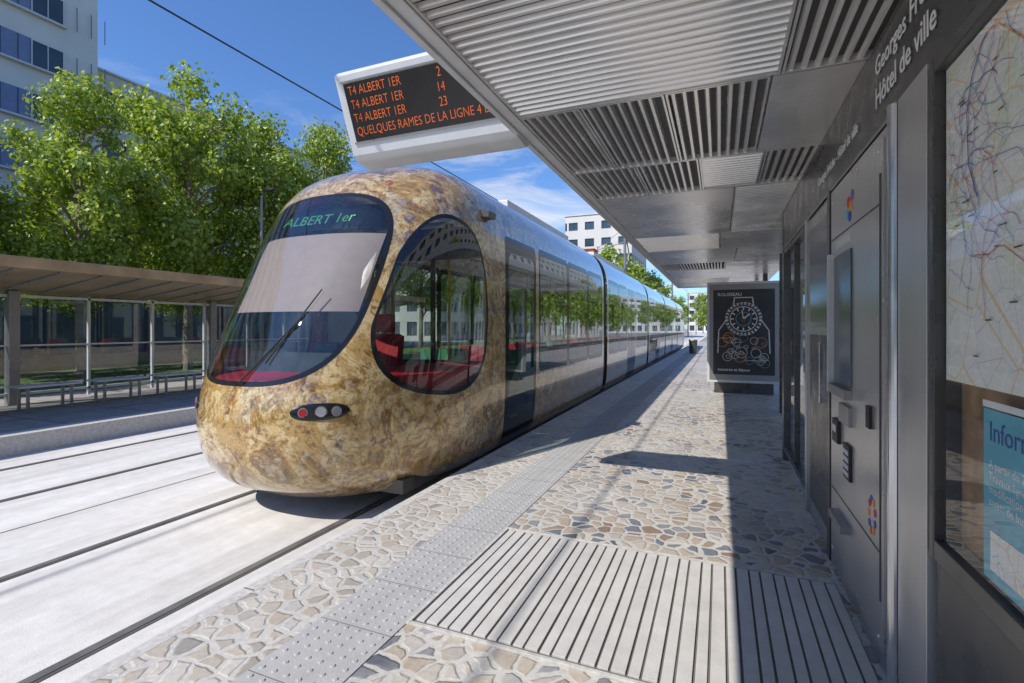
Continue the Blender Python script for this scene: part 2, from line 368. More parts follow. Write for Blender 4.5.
g.obj('floor_grating',bevel=.003)
g=MB(); g.box(-13.6,-8.76,-14,45,-.5,0,'paving'); g.box(-9.1,-8.755,-14,45,-.27,.006,'granite')
for yj in np.arange(-4,40,1.2): g.box(-13.5,-9.11,yj,yj+.01,-.01,.002,'joint')
for xj in (-10.2,-11.3,-12.4): g.box(xj,xj+.01,-4,40,-.01,.0025,'joint')
g.obj('opposite_platform')
g=MB(); g.box(-23,-13.7,-30,80,-.5,-.02,'grass'); g.obj('lawn')
g=MB(); g.box(5.02,11,-60,200,-.5,-.25,'asphalt'); g.box(11,11.2,-60,200,-.5,-.13,'granite'); g.box(11.2,16,-60,200,-.5,-.14,'paving')
for y in np.arange(-30,120,6): g.box(7.95,8.07,y,y+3,-.25,-.246,'white')
g.obj('road')
# ------------------------------------------------------------------ tram
XC=-3.82
def hermite(xs,ys,x):
    xs=np.array(xs,float);ys=np.array(ys,float); d=np.gradient(ys,xs); i=np.clip(np.searchsorted(xs,x)-1,0,len(xs)-2)
    h=xs[i+1]-xs[i]; t=(x-xs[i])/h
    return ys[i]*(2*t**3-3*t**2+1)+h*d[i]*(t**3-2*t**2+t)+ys[i+1]*(-2*t**3+3*t**2)+h*d[i+1]*(t**3-t**2)
ZT=3.40
zlow=np.linspace(-.08,2.2,58)
th=np.linspace(0,math.pi/2,44)[1:]
zup=2.2+(ZT-2.2)*np.sin(th)**(2/3)
wup=1.325*np.cos(th)**(2/3); wup[-1]=0
wl=hermite([-.08,.0,.15,.4,.9,1.5,2.2],[1.17,1.235,1.285,1.31,1.325,1.325,1.325],zlow)
ZZ=np.concatenate([zlow,zup]); WW=np.concatenate([wl,wup])
Y1=5.4
y0z=hermite([-.08,.02,.15,.35,.6,.9,1.3,1.8,2.3,2.7,2.9,3.1,3.25,3.35,3.4],[3.42,3.24,3.11,3.01,2.97,3.03,3.2,3.47,3.74,4.0,4.15,4.36,4.62,4.88,5.1],ZZ)
NE=2.5
def ring(y0,w,nn=120):
    ph=np.linspace(-math.pi/2,math.pi/2,nn)
    x=w*np.sign(np.sin(ph))*np.abs(np.sin(ph))**(2/NE)
    y=y0+(Y1-y0)*(1-np.abs(np.cos(ph))**(2/NE))
    return x,y
def rrect(py,pz,y0,y1,z0,z1,r):
    cy,cz=(y0+y1)/2,(z0+z1)/2; qx=np.abs(py-cy)-(y1-y0)/2+r; qz=np.abs(pz-cz)-(z1-z0)/2+r
    return np.sqrt(np.maximum(qx,0)**2+np.maximum(qz,0)**2)+np.minimum(np.maximum(qx,qz),0)-r
def skinmesh(name,X,Y,Z,G,B,parent,flip=False,mirror=None):
    nr,nc=X.shape
    if mirror is not None: Y=mirror-Y; flip=not flip
    co_=np.stack([X,Y,Z],-1).reshape(-1,3)
    idx=np.arange(nr*nc).reshape(nr,nc)
    q=np.stack([idx[:-1,:-1],idx[:-1,1:],idx[1:,1:],idx[1:,:-1]],-1).reshape(-1,4)
    if flip: q=q[:,::-1]
    me=bpy.data.meshes.new(name); me.from_pydata(co_.tolist(),[],q.tolist())
    me.polygons.foreach_set('use_smooth',[True]*len(q)); me.materials.append(M['skin'])
    for nm,a in (('sd_glass',G),('sd_black',B)):
        at=me.attributes.new(nm,'FLOAT','POINT'); at.data.foreach_set('value',a.reshape(-1).astype(np.float32))
    me.update(); ob=bpy.data.objects.new(name,me); COL.objects.link(ob); par(ob,parent); return ob
def sidewindows(Yv,Zv,spec):
    G=np.full(Yv.shape,9.0);B=np.full(Yv.shape,9.0)
    for kind,a,b in spec:
        if kind=='door':
            B=np.minimum(B,rrect(Yv,Zv,a,b,-.2,2.62,.06))
            n=2 if b-a>1.2 else 1; w=(b-a)/n
            for i in range(n): G=np.minimum(G,rrect(Yv,Zv,a+i*w+.11,a+(i+1)*w-.09,.28,2.42,.12))
        else:
            B=np.minimum(B,rrect(Yv,Zv,a-.04,b+.04,.80,2.64,.10)); G=np.minimum(G,rrect(Yv,Zv,a+.03,b-.03,.88,2.54,.09))
    return G,B
def cabmodule(name,yb,spec,parent,mirror=None):
    X=[];Y=[];A=[]
    ny=int((yb-Y1)/.06); ys=np.linspace(yb,Y1,ny)[:-1]
    for z,w,y0 in zip(ZZ,WW,y0z):
        x,y=ring(y0,w); dd=np.hypot(np.diff(x),np.diff(y)); a=np.concatenate([[0],np.cumsum(dd)]); a-=a[-1]/2
        aa=a[-1]+(ys-Y1)
        X.append(np.concatenate([np.full(len(ys),-w),x,np.full(len(ys),w)])+XC)
        Y.append(np.concatenate([ys,y,ys[::-1]])); A.append(np.concatenate([aa,a,aa[::-1]]))
    X=np.array(X);Y=np.array(Y);A=np.abs(np.array(A)); Z=np.repeat(ZZ[:,None],X.shape[1],1)
    v=(Z-1.90)/.95
    asp=.955+.02*(Z-1.4)
    ws=((np.abs(A/asp)**3.0+np.abs(v)**3.4)**(1/3.2)-1)*.95
    aL=1.00+.05*(Z-1.4)
    t=(A-aL)/np.maximum((A-aL)+(5.27-Y),.2); u=2*t-1; v=(Z-1.71)/.92
    sw=((np.abs(u)**2.5+np.abs(v+.14*u)**2.5)**(1/2.5)-1)*.9
    n=np.minimum(ws,sw)
    G,B=sidewindows(Y,Z,spec)
    G=np.minimum(n+.045,G); B=np.minimum(n,B)
    # a clear painted pillar between windscreen and cab side window
    pil=.042-np.abs(A-(aL+asp)/2-.012)
    B=np.where((Z>.9)&(Z<2.75)&(pil>-.1),np.maximum(B,pil),B); G=np.where((Z>.9)&(Z<2.75)&(pil>-.1),np.maximum(G,pil+.03),G)
    return skinmesh(name,X,Y,Z,G,B,parent,mirror=mirror)
def midmodule(name,ya,yb,spec,parent):
    ny=int((yb-ya)/.07); ys=np.linspace(ya,yb,ny)
    half=[( -w,z) for w,z in zip(WW,ZZ)]; full=half+[(w,z) for w,z in zip(WW[::-1][1:],ZZ[::-1][1:])]
    fx=np.array([p[0] for p in full])+XC; fz=np.array([p[1] for p in full])
    X=np.repeat(fx[:,None],ny,1);Z=np.repeat(fz[:,None],ny,1);Y=np.repeat(ys[None,:],len(full),0)
    G,B=sidewindows(Y,Z,spec)
    return skinmesh(name,X,Y,Z,G,B,parent,flip=True)
tram=root('tram',(XC,25,ZR))
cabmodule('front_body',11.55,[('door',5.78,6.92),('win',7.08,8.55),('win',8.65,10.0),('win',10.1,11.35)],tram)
mods=[(11.95,19.1),(19.5,25.5),(25.9,33.0)]
for i,(a,b) in enumerate(mods):
    c=(a+b)/2
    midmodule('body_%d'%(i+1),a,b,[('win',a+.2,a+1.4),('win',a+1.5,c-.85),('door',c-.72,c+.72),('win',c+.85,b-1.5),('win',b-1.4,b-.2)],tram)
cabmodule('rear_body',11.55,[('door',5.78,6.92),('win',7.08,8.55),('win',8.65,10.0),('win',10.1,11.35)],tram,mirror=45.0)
g=MB()
for a,b in ((11.5,12.0),(19.05,19.55),(25.45,25.95),(32.95,33.5)):
    k=8
    for i in range(k):
        ya=a+(b-a)*i/k; yb=a+(b-a)*(i+1)/k; s=.955 if i%2 else .975
        pr=[(XC-w*s,zz) for w,zz in zip(WW[::6],ZZ[::6]*.985)]+[(XC+w*s,zz) for w,zz in zip(WW[::-6],ZZ[::-6]*.985)]
        for j in range(len(pr)-1):
            (xa,za),(xb,zb)=pr[j],pr[j+1]
            g.face([(xa,ya,za),(xb,ya,zb),(xb,yb,zb),(xa,yb,za)],'black')
g.obj('bellows',tram)
g=MB()
g.box(XC-1.1,XC+1.1,3.9,41.1,-.10,.03,'dark')
for yc in (5.2,6.9,21.4,23.2,37.9,39.6):
    for sx in (-.72,.72):
        g.tube((XC+sx-.06,yc,ZR+.30),(XC+sx+.06,yc,ZR+.30),.30,.30,'rail',24)
for a,b in ((4.4,7.7),(20.6,24),(37.2,40.4)): g.box(XC-1.0,XC+1.0,a,b,ZR+.15,ZR+.19,'dark')
g.obj('underframe_and_wheels',tram)
g=MB()
g.box(XC-1.25,XC+1.25,5.4,39.6,.04,.06,'floor_in')
g.prism([(XC-1.24,5.4),(XC-.9,3.7),(XC-.4,3.35),(XC+.4,3.35),(XC+.9,3.7),(XC+1.24,5.4)],'z',.04,.06,'floor_in')
g.box(XC-.55,XC+.55,5.6,39.6,2.78,2.82,'cream')
def seat(x,y,d,m):
    g.box(x-.21,x+.21,y-.22,y+.22,.42,.5,m); g.box(x-.2,x+.2,y-.04,y+.04,.06,.42,'dark')
    yb=y-d*.2
    g.prism([(yb-.03,.5),(yb+.05,.5),(yb+.05-d*.08,1.08),(yb-.02-d*.08,1.08)],'x',x-.21,x+.21,m)
k=0
for y in [7.5,8.2,9.0,9.7,10.5]+[12.6,13.3,14.2,17,17.7,18.4,20.2,20.9,21.7,23.4,24.1,24.8,26.6,27.4,30.8,31.6,32.3]:
    for x in (-1.0,-.56,.56,1.0):
        seat(XC+x,y,1 if k%2 else -1,'red' if k%3 else 'green_seat')
    k+=1
for y in (5.9,7.0,9.4,11.2,13,15,16.5,18.8,22,24,28,30,35):
    for sx in (-.45,.45): g.tube((XC+sx,y,.06),(XC+sx,y,2.78),.018,.018,'yellow',8)
g.box(XC-1.2,XC-.45,5.42,5.47,.06,2.7,'dark'); g.box(XC-.45,XC+1.2,5.42,5.46,.06,1.05,'dark'); g.box(XC-.45,XC+1.2,5.42,5.46,2.3,2.7,'dark')
g.box(XC+.45,XC+.5,5.42,5.46,1.05,2.3,'dark')
g.box(XC-.27,XC+.27,4.45,4.95,.45,.60,'red'); g.prism([(4.88,.55),(5.03,.55),(5.14,1.35),(5.04,1.38)],'x',XC-.26,XC+.26,'red'); g.box(XC-.14,XC+.14,5.02,5.12,1.4,1.62,'red')
g.box(XC-.1,XC+.1,4.6,4.8,.06,.45,'dark')
g.prism([(3.55,.95),(4.05,.93),(4.15,1.03),(3.65,1.22)],'x',XC-.55,XC+.55,'dark')
g.box(XC-.42,XC-.12,3.80,3.84,1.14,1.31,'dark'); g.box(XC+.12,XC+.42,3.80,3.84,1.14,1.31,'dark')
g.obj('interior',tram,bevel=.012)
def patch(name,a0,a1,z0,z1,inset,m,nz=10,na=50):
    b=MB(); rows=[]
    for z in np.linspace(z0,z1,nz):
        w=np.interp(z,ZZ,WW)-inset; y0=np.interp(z,ZZ,y0z)+inset; x,y=ring(y0,w,200)
        a=np.concatenate([[0],np.cumsum(np.hypot(np.diff(x),np.diff(y)))]); a-=a[-1]/2
        s=np.linspace(a0,a1,na); rows.append([(XC+np.interp(t,a,x),np.interp(t,a,y),z) for t in s])
    for i in range(nz-1):
        for j in range(na-1): b.face([rows[i][j],rows[i][j+1],rows[i+1][j+1],rows[i+1][j]],m)
    b.obj(name,tram,smooth=True); return rows
patch('sun_blind',-.84,.84,1.60,2.38,.06,'blind')
patch('destination_box',-.74,.74,2.44,2.72,.10,'screen')
rows=patch('dash_rim',-3.0,3.0,.30,1.0,.06,'red')
b=MB(); r=rows[-1]; n=len(r)
for j in range(n-1):
    p,q=r[j],r[j+1]
    def inn(p): return (XC+(p[0]-XC)*.62, 5.3-(5.3-p[1])*.66, 1.05)
    b.face([p,q,inn(q),inn(p)],'red')
b.obj('dash_top',tram,smooth=True)
text('destination_text','ALBERT 1er',(XC-.40,np.interp(2.50,ZZ,y0z)+.045,2.50),(R(90-33),0,0),.18,'greenled',tram)
g=MB()
def surf(a,z,off=.0):
    w=np.interp(z,ZZ,WW); y0=np.interp(z,ZZ,y0z); x,y=ring(y0,w,400)
    A=np.concatenate([[0],np.cumsum(np.hypot(np.diff(x),np.diff(y)))]); A-=A[-1]/2
    xx,yy=np.interp(a,A,x),np.interp(a,A,y); x2,y2=np.interp(a+.02,A,x),np.interp(a+.02,A,y)
    nx,ny=(y2-yy),-(x2-xx); l=math.hypot(nx,ny); nx/=l;ny/=l
    return Vector((XC+xx+nx*off,yy+ny*off,z)),Vector((nx,ny,0))
for s in (-1,1):
    C=[];na,nz=22,8
    for i in range(na+1):
        u=-1+2*i/na; row=[]
        for j in range(nz+1):
            vv=-1+2*j/nz; hz_=.070*math.sqrt(max(0,1-abs(u)**2.6))
            row.append(surf(s*(.80+.24*u),.75+hz_*vv,.016*math.sqrt(max(0,(1-u*u)*(1-vv*vv)))+.003)[0])
        C.append(row)
    for i in range(na):
        for j in range(nz): g.face([C[i][j],C[i+1][j],C[i+1][j+1],C[i][j+1]],'screen')
    for a,rr,mt in ((.67,.036,'redlamp'),(.81,.044,'lamp'),(.93,.038,'lamp')):
        p,nn=surf(s*a,.75); g.tube(p-nn*.02,p+nn*.020,rr*1.15,rr*1.1,'grey',24); g.tube(p,p+nn*.024,rr,rr*.9,mt,24)
p1,_=surf(.05,.99,.03);p2,_=surf(.40,1.5,.035)
g.tube(p1,p2,.009,.007,'black',8)
p3,_=surf(.25,1.15,.03);p4,_=surf(.50,1.8,.03); g.tube(p3,p4,.009,.006,'black',8)
for s in (-1,1):
    g.prism([(XC+s*1.25,2.74),(XC+s*1.36,2.73),(XC+s*1.37,2.80),(XC+s*1.23,2.83)],'y',5.2,5.40,'dark')
g.obj('lamps_and_wipers',tram)
g=MB()
for a,b,h in ((7.2,10.6,.10),(13,17.5,.10),(27,31.5,.10),(35,38,.10)):
    g.box(XC-.75,XC+.75,a,b,3.33,3.36+h,'lightgrey')
g.box(XC-.5,XC+.5,20.8,23.6,3.38,3.46,'dark')
g.tube((XC,21,3.5),(XC,23.3,4.6),.03,.03,'dark'); g.tube((XC,23.3,4.6),(XC,21.7,5.93),.025,.025,'dark'); g.tube((XC-.7,21.7,5.95),(XC+.7,21.7,5.95),.02,.02,'dark')
g.obj('roof_equipment_and_pantograph',tram,bevel=.03)

# ------------------------------------------------------------------ shelter (ours)
sh=root('tram_shelter',(.8,7,0))
XL,XR,ZS=-1.23,1.25,2.72
g=MB()
g.box(XL+.03,XR,-3,16.5,ZS+.05,ZS+.10,'alu2')
g.box(XL,XL+.035,-3,16.5,ZS-.02,ZS+.11,'lightgrey')
g.box(XL+.035,XL+.10,-3,16.5,ZS-.005,ZS+.045,'lightgrey')
g.box(XL,XR,16.5,16.54,ZS-.02,ZS+.11,'lightgrey')
g.obj('roof',sh,bevel=.004)
slat=MB()
def panel(x0,x1,y0,y1,kind,pitch=.085):
    if kind=='F':
        slat.box(x0+.008,x1-.008,y0+.008,y1-.008,ZS-.006,ZS+.03,'alu2'); return
    slat.box(x0+.004,x1-.004,y0+.004,y1-.004,ZS+.034,ZS+.046,'soffit_dark')
    t=.016
    slat.box(x0+.005,x1-.005,y0+.004,y0+t,ZS-.004,ZS+.033,'alu'); slat.box(x0+.005,x1-.005,y1-t,y1-.004,ZS-.004,ZS+.033,'alu')
    slat.box(x0+.004,x0+t,y0+t+.001,y1-t-.001,ZS-.003,ZS+.033,'alu'); slat.box(x1-t,x1-.004,y0+t+.001,y1-t-.001,ZS-.003,ZS+.033,'alu')
    X0,X1,Y0_,Y1_=x0+t+.001,x1-t-.001,y0+t+.001,y1-t-.001; w=pitch*.56; e=.008
    if kind=='X':
        y=Y0_+.01
        while y+w<Y1_:
            slat.prism([(y,ZS+.02),(y+e,ZS-.0),(y+w-e,ZS-.0),(y+w,ZS+.033),(y+w-.006,ZS+.033)],'x',X0,X1,'alu'); y+=pitch
    else:
        x=X0+.01
        while x+w<X1:
            slat.prism([(x,ZS+.02),(x+e,ZS-.0),(x+w-e,ZS-.0),(x+w,ZS+.033),(x+w-.006,ZS+.033)],'y',Y0_,Y1_,'alu'); x+=pitch
A=XL+.105
lay=[(-3,-.2,[(A,.28,'X'),(.28,1.2,'Y')]),(-.2,1.0,[(A,.3,'X'),(.3,1.2,'F')]),
 (1.0,2.82,[(A,.28,'X'),(.28,1.2,'Y')]),
 (2.82,4.0,[(A,-.75,'Y'),(-.75,-.28,'Y'),(-.28,.24,'Y'),(.24,1.2,'F')]),
 (4.0,4.9,[(A,-.62,'Y'),(-.62,-.15,'Y'),(-.15,.3,'X'),(.3,1.2,'Y')]),
 (4.9,7.2,[(A,.12,'F'),(.12,1.2,'X')]),(7.2,8.6,[(A,.0,'X'),(.0,1.2,'F')]),
 (8.6,10.4,[(A,.25,'F'),(.25,1.2,'X')]),(10.4,11.6,[(A,.1,'Y'),(.1,1.2,'F')]),(11.6,13.6,[(A,1.2,'F')]),(13.6,15,[(A,.2,'X'),(.2,1.2,'F')]),(15,16.48,[(A,1.2,'F')])]
for y0,y1,ps in lay:
    for x0,x1,k in ps: panel(x0,x1,y0,y1,k,.058 if k=='Y' else .060)
slat.obj('soffit_panels',sh)
XW=.64
g=MB()
g.box(XW,1.0,-2.5,6.25,2.31,ZS-.012,'dark')
g.box(XW-.004,XW,-2.5,6.25,2.30,2.318,'grey')
def frame(y0,y1,z0,z1,m='dark',t=.05):
    g.box(XW,XW+.09,y0,y0+t,z0,z1,m); g.box(XW,XW+.09,y1-t,y1,z0,z1,m)
    g.box(XW+.002,XW+.088,y0+t,y1-t,z0,z0+t,m); g.box(XW+.002,XW+.088,y0+t,y1-t,z1-t,z1,m)
frame(4.62,6.2,.12,2.30)
g.face([(XW+.035,4.67,.17),(XW+.035,6.15,.17),(XW+.035,6.15,2.25),(XW+.035,4.67,2.25)],'glass')
g.box(XW+.01,XW+.07,5.4,5.43,.17,2.25,'dark')
g.box(XW-.01,XW+.3,3.64,3.72,.0,2.31,'dark')
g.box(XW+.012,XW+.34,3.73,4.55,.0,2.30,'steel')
g.box(XW+.004,XW+.012,3.80,4.48,1.45,2.2,'winglass'); g.box(XW+.004,XW+.012,3.80,4.48,.14,1.40,'dark')
g.box(XW-.03,XW+.004,3.86,3.89,.95,1.35,'steel_y')
g.box(XW-.01,XW+.3,4.55,4.62,.0,2.31,'steel')
g.box(XW,XW+.35,6.2,6.3,0,2.72,'dark')
g.box(XW-.02,XW+.33,2.02,2.30,0,2.31,'steel')
g.tube((XW-.015,2.345,0),(XW-.015,2.345,2.31),.028,.028,'steel_y',20)
g.box(XW+.0,XW+.3,2.302,2.40,0,2.31,'dark')
for y in (9.6,13.2,16.2): g.box(XW+.3,XW+.4,y,y+.1,0,ZS,'dark')
g.box(XW+.34,XW+.36,6.35,9.58,.2,2.3,'glass')
g.obj('wall_frames',sh,bevel=.004)
text('name_1','Georges Frêche',(XW-.006,2.66,2.555),(R(90),0,R(-90)),.115,'white',sh,off=.0008)
text('name_2','Hôtel de ville',(XW-.006,2.66,2.415),(R(90),0,R(-90)),.125,'white',sh,off=.0008)
text('name_3','Georges Frêche - Hôtel de ville',(XW-.006,4.05,2.43),(R(90),0,R(-90)),.085,'white',sh)
tm=root('ticket_machine',(.8,2.95,0))
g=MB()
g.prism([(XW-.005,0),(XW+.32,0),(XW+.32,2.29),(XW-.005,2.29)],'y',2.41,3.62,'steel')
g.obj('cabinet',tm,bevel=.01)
g=MB(); xf=XW-.005
g.box(xf-.012,xf,2.50,3.54,.10,2.24,'steel')
g.box(xf-.020,xf-.012,3.02,3.42,1.14,1.86,'winglass')
g.box(xf-.05,xf-.012,3.02,3.42,1.08,1.13,'grey'); g.box(xf-.05,xf-.012,3.425,3.45,1.08,1.88,'lightgrey')
g.box(xf-.03,xf-.012,3.28,3.42,.80,.93,'black'); g.box(xf-.034,xf-.03,3.31,3.39,.86,.90,'lightgrey')
g.box(xf-.026,xf-.012,3.02,3.16,.66,.84,'black')
for i in range(3):
    for j in range(4): g.box(xf-.031,xf-.026,3.035+i*.038,3.06+i*.038,.68+j*.037,.705+j*.037,'lightgrey')
g.box(xf-.03,xf-.012,3.02,3.25,.94,1.04,'grey')
g.box(xf-.016,xf-.012,2.53,2.54,.3,2.1,'joint')
g.box(xf-.024,xf-.012,2.66,2.72,1.0,1.1,'black')
g.box(xf-.015,xf-.012,2.55,3.52,.50,.506,'joint'); g.box(xf-.015,xf-.012,2.55,3.52,1.97,1.976,'joint')
g.box(xf-.06,xf-.012,3.05,3.35,.38,.42,'grey')
g.box(xf-.014,xf-.012,3.05,3.40,1.90,1.95,'lightgrey')
for zz in (.14,2.2):
    for yv in (2.56,3.5): g.tube((xf-.012,yv,zz),(xf-.017,yv,zz),.010,.008,'lightgrey',10)
g.obj('front_panel',tm,bevel=.003)
g=MB()
for k,(c,dy,dz) in enumerate((('l3',0,0),('l2',.05,.03),('l1',.02,-.05),('blueposter',.08,-.03),('l4',-.03,.05))):
    g.tube((xf-.0125,3.05+dy,2.08+dz),(xf-.0145,3.05+dy,2.08+dz),.028,.028,c,14)
for k in range(9):
    a=k*.7; g.tube((xf-.0125,2.66+.05*math.cos(a),.62+.07*math.sin(a)),(xf-.0145,2.66+.05*math.cos(a),.62+.07*math.sin(a)),.018,.018,('l3','l2','l1')[k%3],10)
g.obj('stickers',tm)
mc=root('map_display_case',(.7,1.3,1.5))
g=MB()
y0,y1=.35,2.0
g.box(XW,XW+.3,y0,y1,0,.72,'dark')
g.box(XW-.02,XW+.06,y1-.035,y1,.72,2.30,'dark'); g.box(XW-.02,XW+.06,y0,y0+.035,.72,2.30,'dark')
g.box(XW-.018,XW+.06,y0+.035,y1-.035,.72,.785,'dark'); g.box(XW-.018,XW+.06,y0+.035,y1-.035,2.255,2.30,'dark')
g.box(XW+.05,XW+.06,y0+.036,y1-.036,.786,2.254,'mosaic_reflection')
g.obj('case',mc,bevel=.004)
g=MB(); g.face([(XW-.003,y1-.036,.786),(XW-.003,y0+.036,.786),(XW-.003,y0+.036,2.254),(XW-.003,y1-.036,2.254)],'caseglass'); g.obj('case_glass',mc)
g=MB(); g.box(XW+.010,XW+.019,y0+.05,y1-.045,1.29,2.25,'paper'); g.obj('street_map',mc)
g=MB()
rng=random.Random(3)
for k in range(84):
    big=k>74
    u,v=(rng.uniform(1.2,1.8),rng.uniform(1.5,2.1)) if big else (rng.gauss(1.75,.22),rng.gauss(1.95,.2))
    if not(.45<u<1.93 and 1.31<v<2.23): continue
    pts=[(u,v)]; a=rng.uniform(0,6.28); st=.03 if big else .016
    x_=XW+.008-k*.00002; f=lambda u,v,x_=x_:(x_,u,v)
    for i in range(34 if big else 20):
        a+=rng.choice([-.4,0,0,0,.4])
        u+=st*math.cos(a); v+=st*math.sin(a)
        if not(.45<u<1.93 and 1.31<v<2.23): break
        pts.append((u,v))
    if len(pts)>2: g.ribbon(pts,rng.choice([.004,.005]) if big else rng.choice([.0012,.0016,.0022]),f,(['l1','l3','l2','l5','l3','l1'][k%6]) if big else rng.choice(['l1','l1','l4','l4','l2','blueposter']))
for k in range(60):
    u,v=rng.uniform(.9,1.90),rng.uniform(1.32,2.22); w=rng.uniform(.02,.04); g.box(XW+.0045,XW+.0050,u,min(u+w,1.94),v,v+.004,'joint')
g.obj('map_lines',mc)
g=MB(); g.box(XW+.004,XW+.010,.8,1.70,.80,1.24,'blueposter'); g.box(XW+.002,XW+.0039,.8,1.66,.83,.93,'paper'); g.box(XW+.002,XW+.0039,.8,1.70,1.245,1.262,'white'); g.obj('notice',mc)
text('notice_text','Informations',(XW+.003,1.67,1.16),(R(90),0,R(-90)),.075,'l1',mc,0)
text('notice_text2','A partir du 2 avril\nTravaux ligne 4\nmodification des\narrêts de bus',(XW+.003,1.67,1.09),(R(90),0,R(-90)),.032,'white',mc,0)
# ------------------------------------------------------------------ information display
ds=root('passenger_information_display',(-1.8,3,2.7))
x0,x1=-2.50,-1.20
g=MB()
prof=[(2.745,3.22),(2.95,2.715),(2.99,2.68),(3.14,2.66),(3.24,2.71),(3.24,3.19),(3.19,3.24),(2.80,3.25)]
g.prism(prof,'x',x0,x1,'lightgrey')
g.obj('housing',ds,bevel=.02)
up=np.array([0,-.205,.505]); up/=np.linalg.norm(up); nr=np.array([0,-up[2],up[1]])
org=np.array([x0,2.95,2.715])
def F(u,v,o=0):
    p=org+np.array([1,0,0])*u+up*v+nr*o; return tuple(p)
g=MB()
def slab(u0,u1,v0,v1,o0,o1,m):
    a=[F(u0,v0,o0),F(u1,v0,o0),F(u1,v1,o0),F(u0,v1,o0)]; b=[F(u0,v0,o1),F(u1,v0,o1),F(u1,v1,o1),F(u0,v1,o1)]
    g.face(b,m)
    for i in range(4): j=(i+1)%4; g.face([a[i],a[j],b[j],b[i]],m)
slab(.07,1.22,.09,.47,-.01,.006,'screen')
slab(.055,1.235,.475,.487,-.01,.009,'grey'); slab(.055,1.235,.075,.087,-.01,.009,'grey')
g.obj('led_panel',ds)
rx=math.atan2(up[2],up[1])
for i,s in enumerate(('T4 ALBERT 1ER               2','T4 ALBERT 1ER              14','T4 ALBERT 1ER              23','QUELQUES RAMES DE LA LIGNE 4 DE T')):
    text('line_%d'%i,s,F(.10,.392-i*.088,.0085),(rx,0,0),.082,'orange',ds,0,sx=.80,off=-.0010)
g=MB(); g.tube((-1.5,3.1,3.2),(-1.1,3.1,2.8),.03,.03,'grey'); g.box(-1.22,-1.0,3.0,3.2,2.835,2.87,'grey')
g.box(-1.30,-1.235,2.98,3.2,2.70,2.84,'grey')
g.tube((-1.9,3.08,3.24),(-1.9,3.08,3.30),.06,.03,'grey',16); g.tube((-2.05,3.1,3.24),(-2.05,3.1,3.38),.012,.012,'grey')
g.obj('bracket',ds,bevel=.004)
# ------------------------------------------------------------------ advertising panel
ad=root('advertising_panel',(.45,12.2,0))
g=MB()
a0,a1,yy=-.27,1.22,12.1
g.box(a0+.15,a1-.15,yy+.02,yy+.20,0,.24,'dark')
g.box(a0,a1,yy,yy+.22,.24,2.47,'lightgrey')
g.box(a0+.05,a1-.05,yy-.012,yy,.30,2.42,'grey')
g.box(a0+.13,a1-.13,yy-.016,yy-.012,.42,2.30,'posterdark')
g.obj('frame',ad,bevel=.015)
g=MB(); f=lambda u,v:(.475+u,yy-.018,1.4+v)
circ=lambda cx,cz,r,n=28,a=0,b=6.2832:[(cx+r*math.cos(a+(b-a)*i/n),cz+r*math.sin(a+(b-a)*i/n)) for i in range(n+1)]
for r_,w,mt in ((.34,.06,'lightgrey'),(.27,.014,'white'),(.15,.012,'blueposter'),(.05,.012,'l3')): g.ribbon(circ(0,.25,r_),w,f,mt)
for i in range(12):
    a=i*math.pi/6; g.ribbon([(.20*math.cos(a),.25+.20*math.sin(a)),(.25*math.cos(a),.25+.25*math.sin(a))],.02,f,'white')
rg_=random.Random(9)
for k in range(30):
    cx,cz=rg_.uniform(-.45,.45),rg_.uniform(-.72,-.14); rr=rg_.uniform(.03,.12)
    f=lambda u,v,k=k:(.475+u,yy-.0172-k*.00004,1.4+v)
    g.ribbon(circ(cx,cz,rr,16),.010,f,rg_.choice(['lightgrey','grey','blueposter','l3']))
    if k%3==0: g.ribbon([(cx-rr*1.5,cz),(cx+rr*1.5,cz)],.008,f,'lightgrey')
f=lambda u,v:(.475+u,yy-.019,1.4+v)
for pts in ([(-.33,.25),(-.5,.0),(-.52,-.5)],[(.33,.25),(.5,.0),(.52,-.5)],[(-.2,.56),(-.18,.72),(.18,.72),(.2,.56)]): g.ribbon(pts,.022,f,'lightgrey')
f=lambda u,v:(.475+u,yy-.0205,1.4+v)
g.ribbon([(0,.25),(.12,.36)],.02,f,'white'); g.ribbon([(0,.25),(-.03,.44)],.014,f,'white')
g.obj('poster_artwork',ad)
text('poster_title','ROUSSEAU',(-.05,yy-.0185,2.16),(R(90),0,0),.10,'white',ad,0); text('poster_footer','montres et bijoux',(-.05,yy-.0185,.50),(R(90),0,0),.09,'white',ad,0)
lb=root('litter_bin',(-1.4,30,0)); g=MB()
g.tube((-1.4,30,0),(-1.4,30,.75),.2,.23,'dark',20); g.tube((-1.4,30,.75),(-1.4,30,.8),.25,.22,'grey',20); g.obj('bin_body',lb)
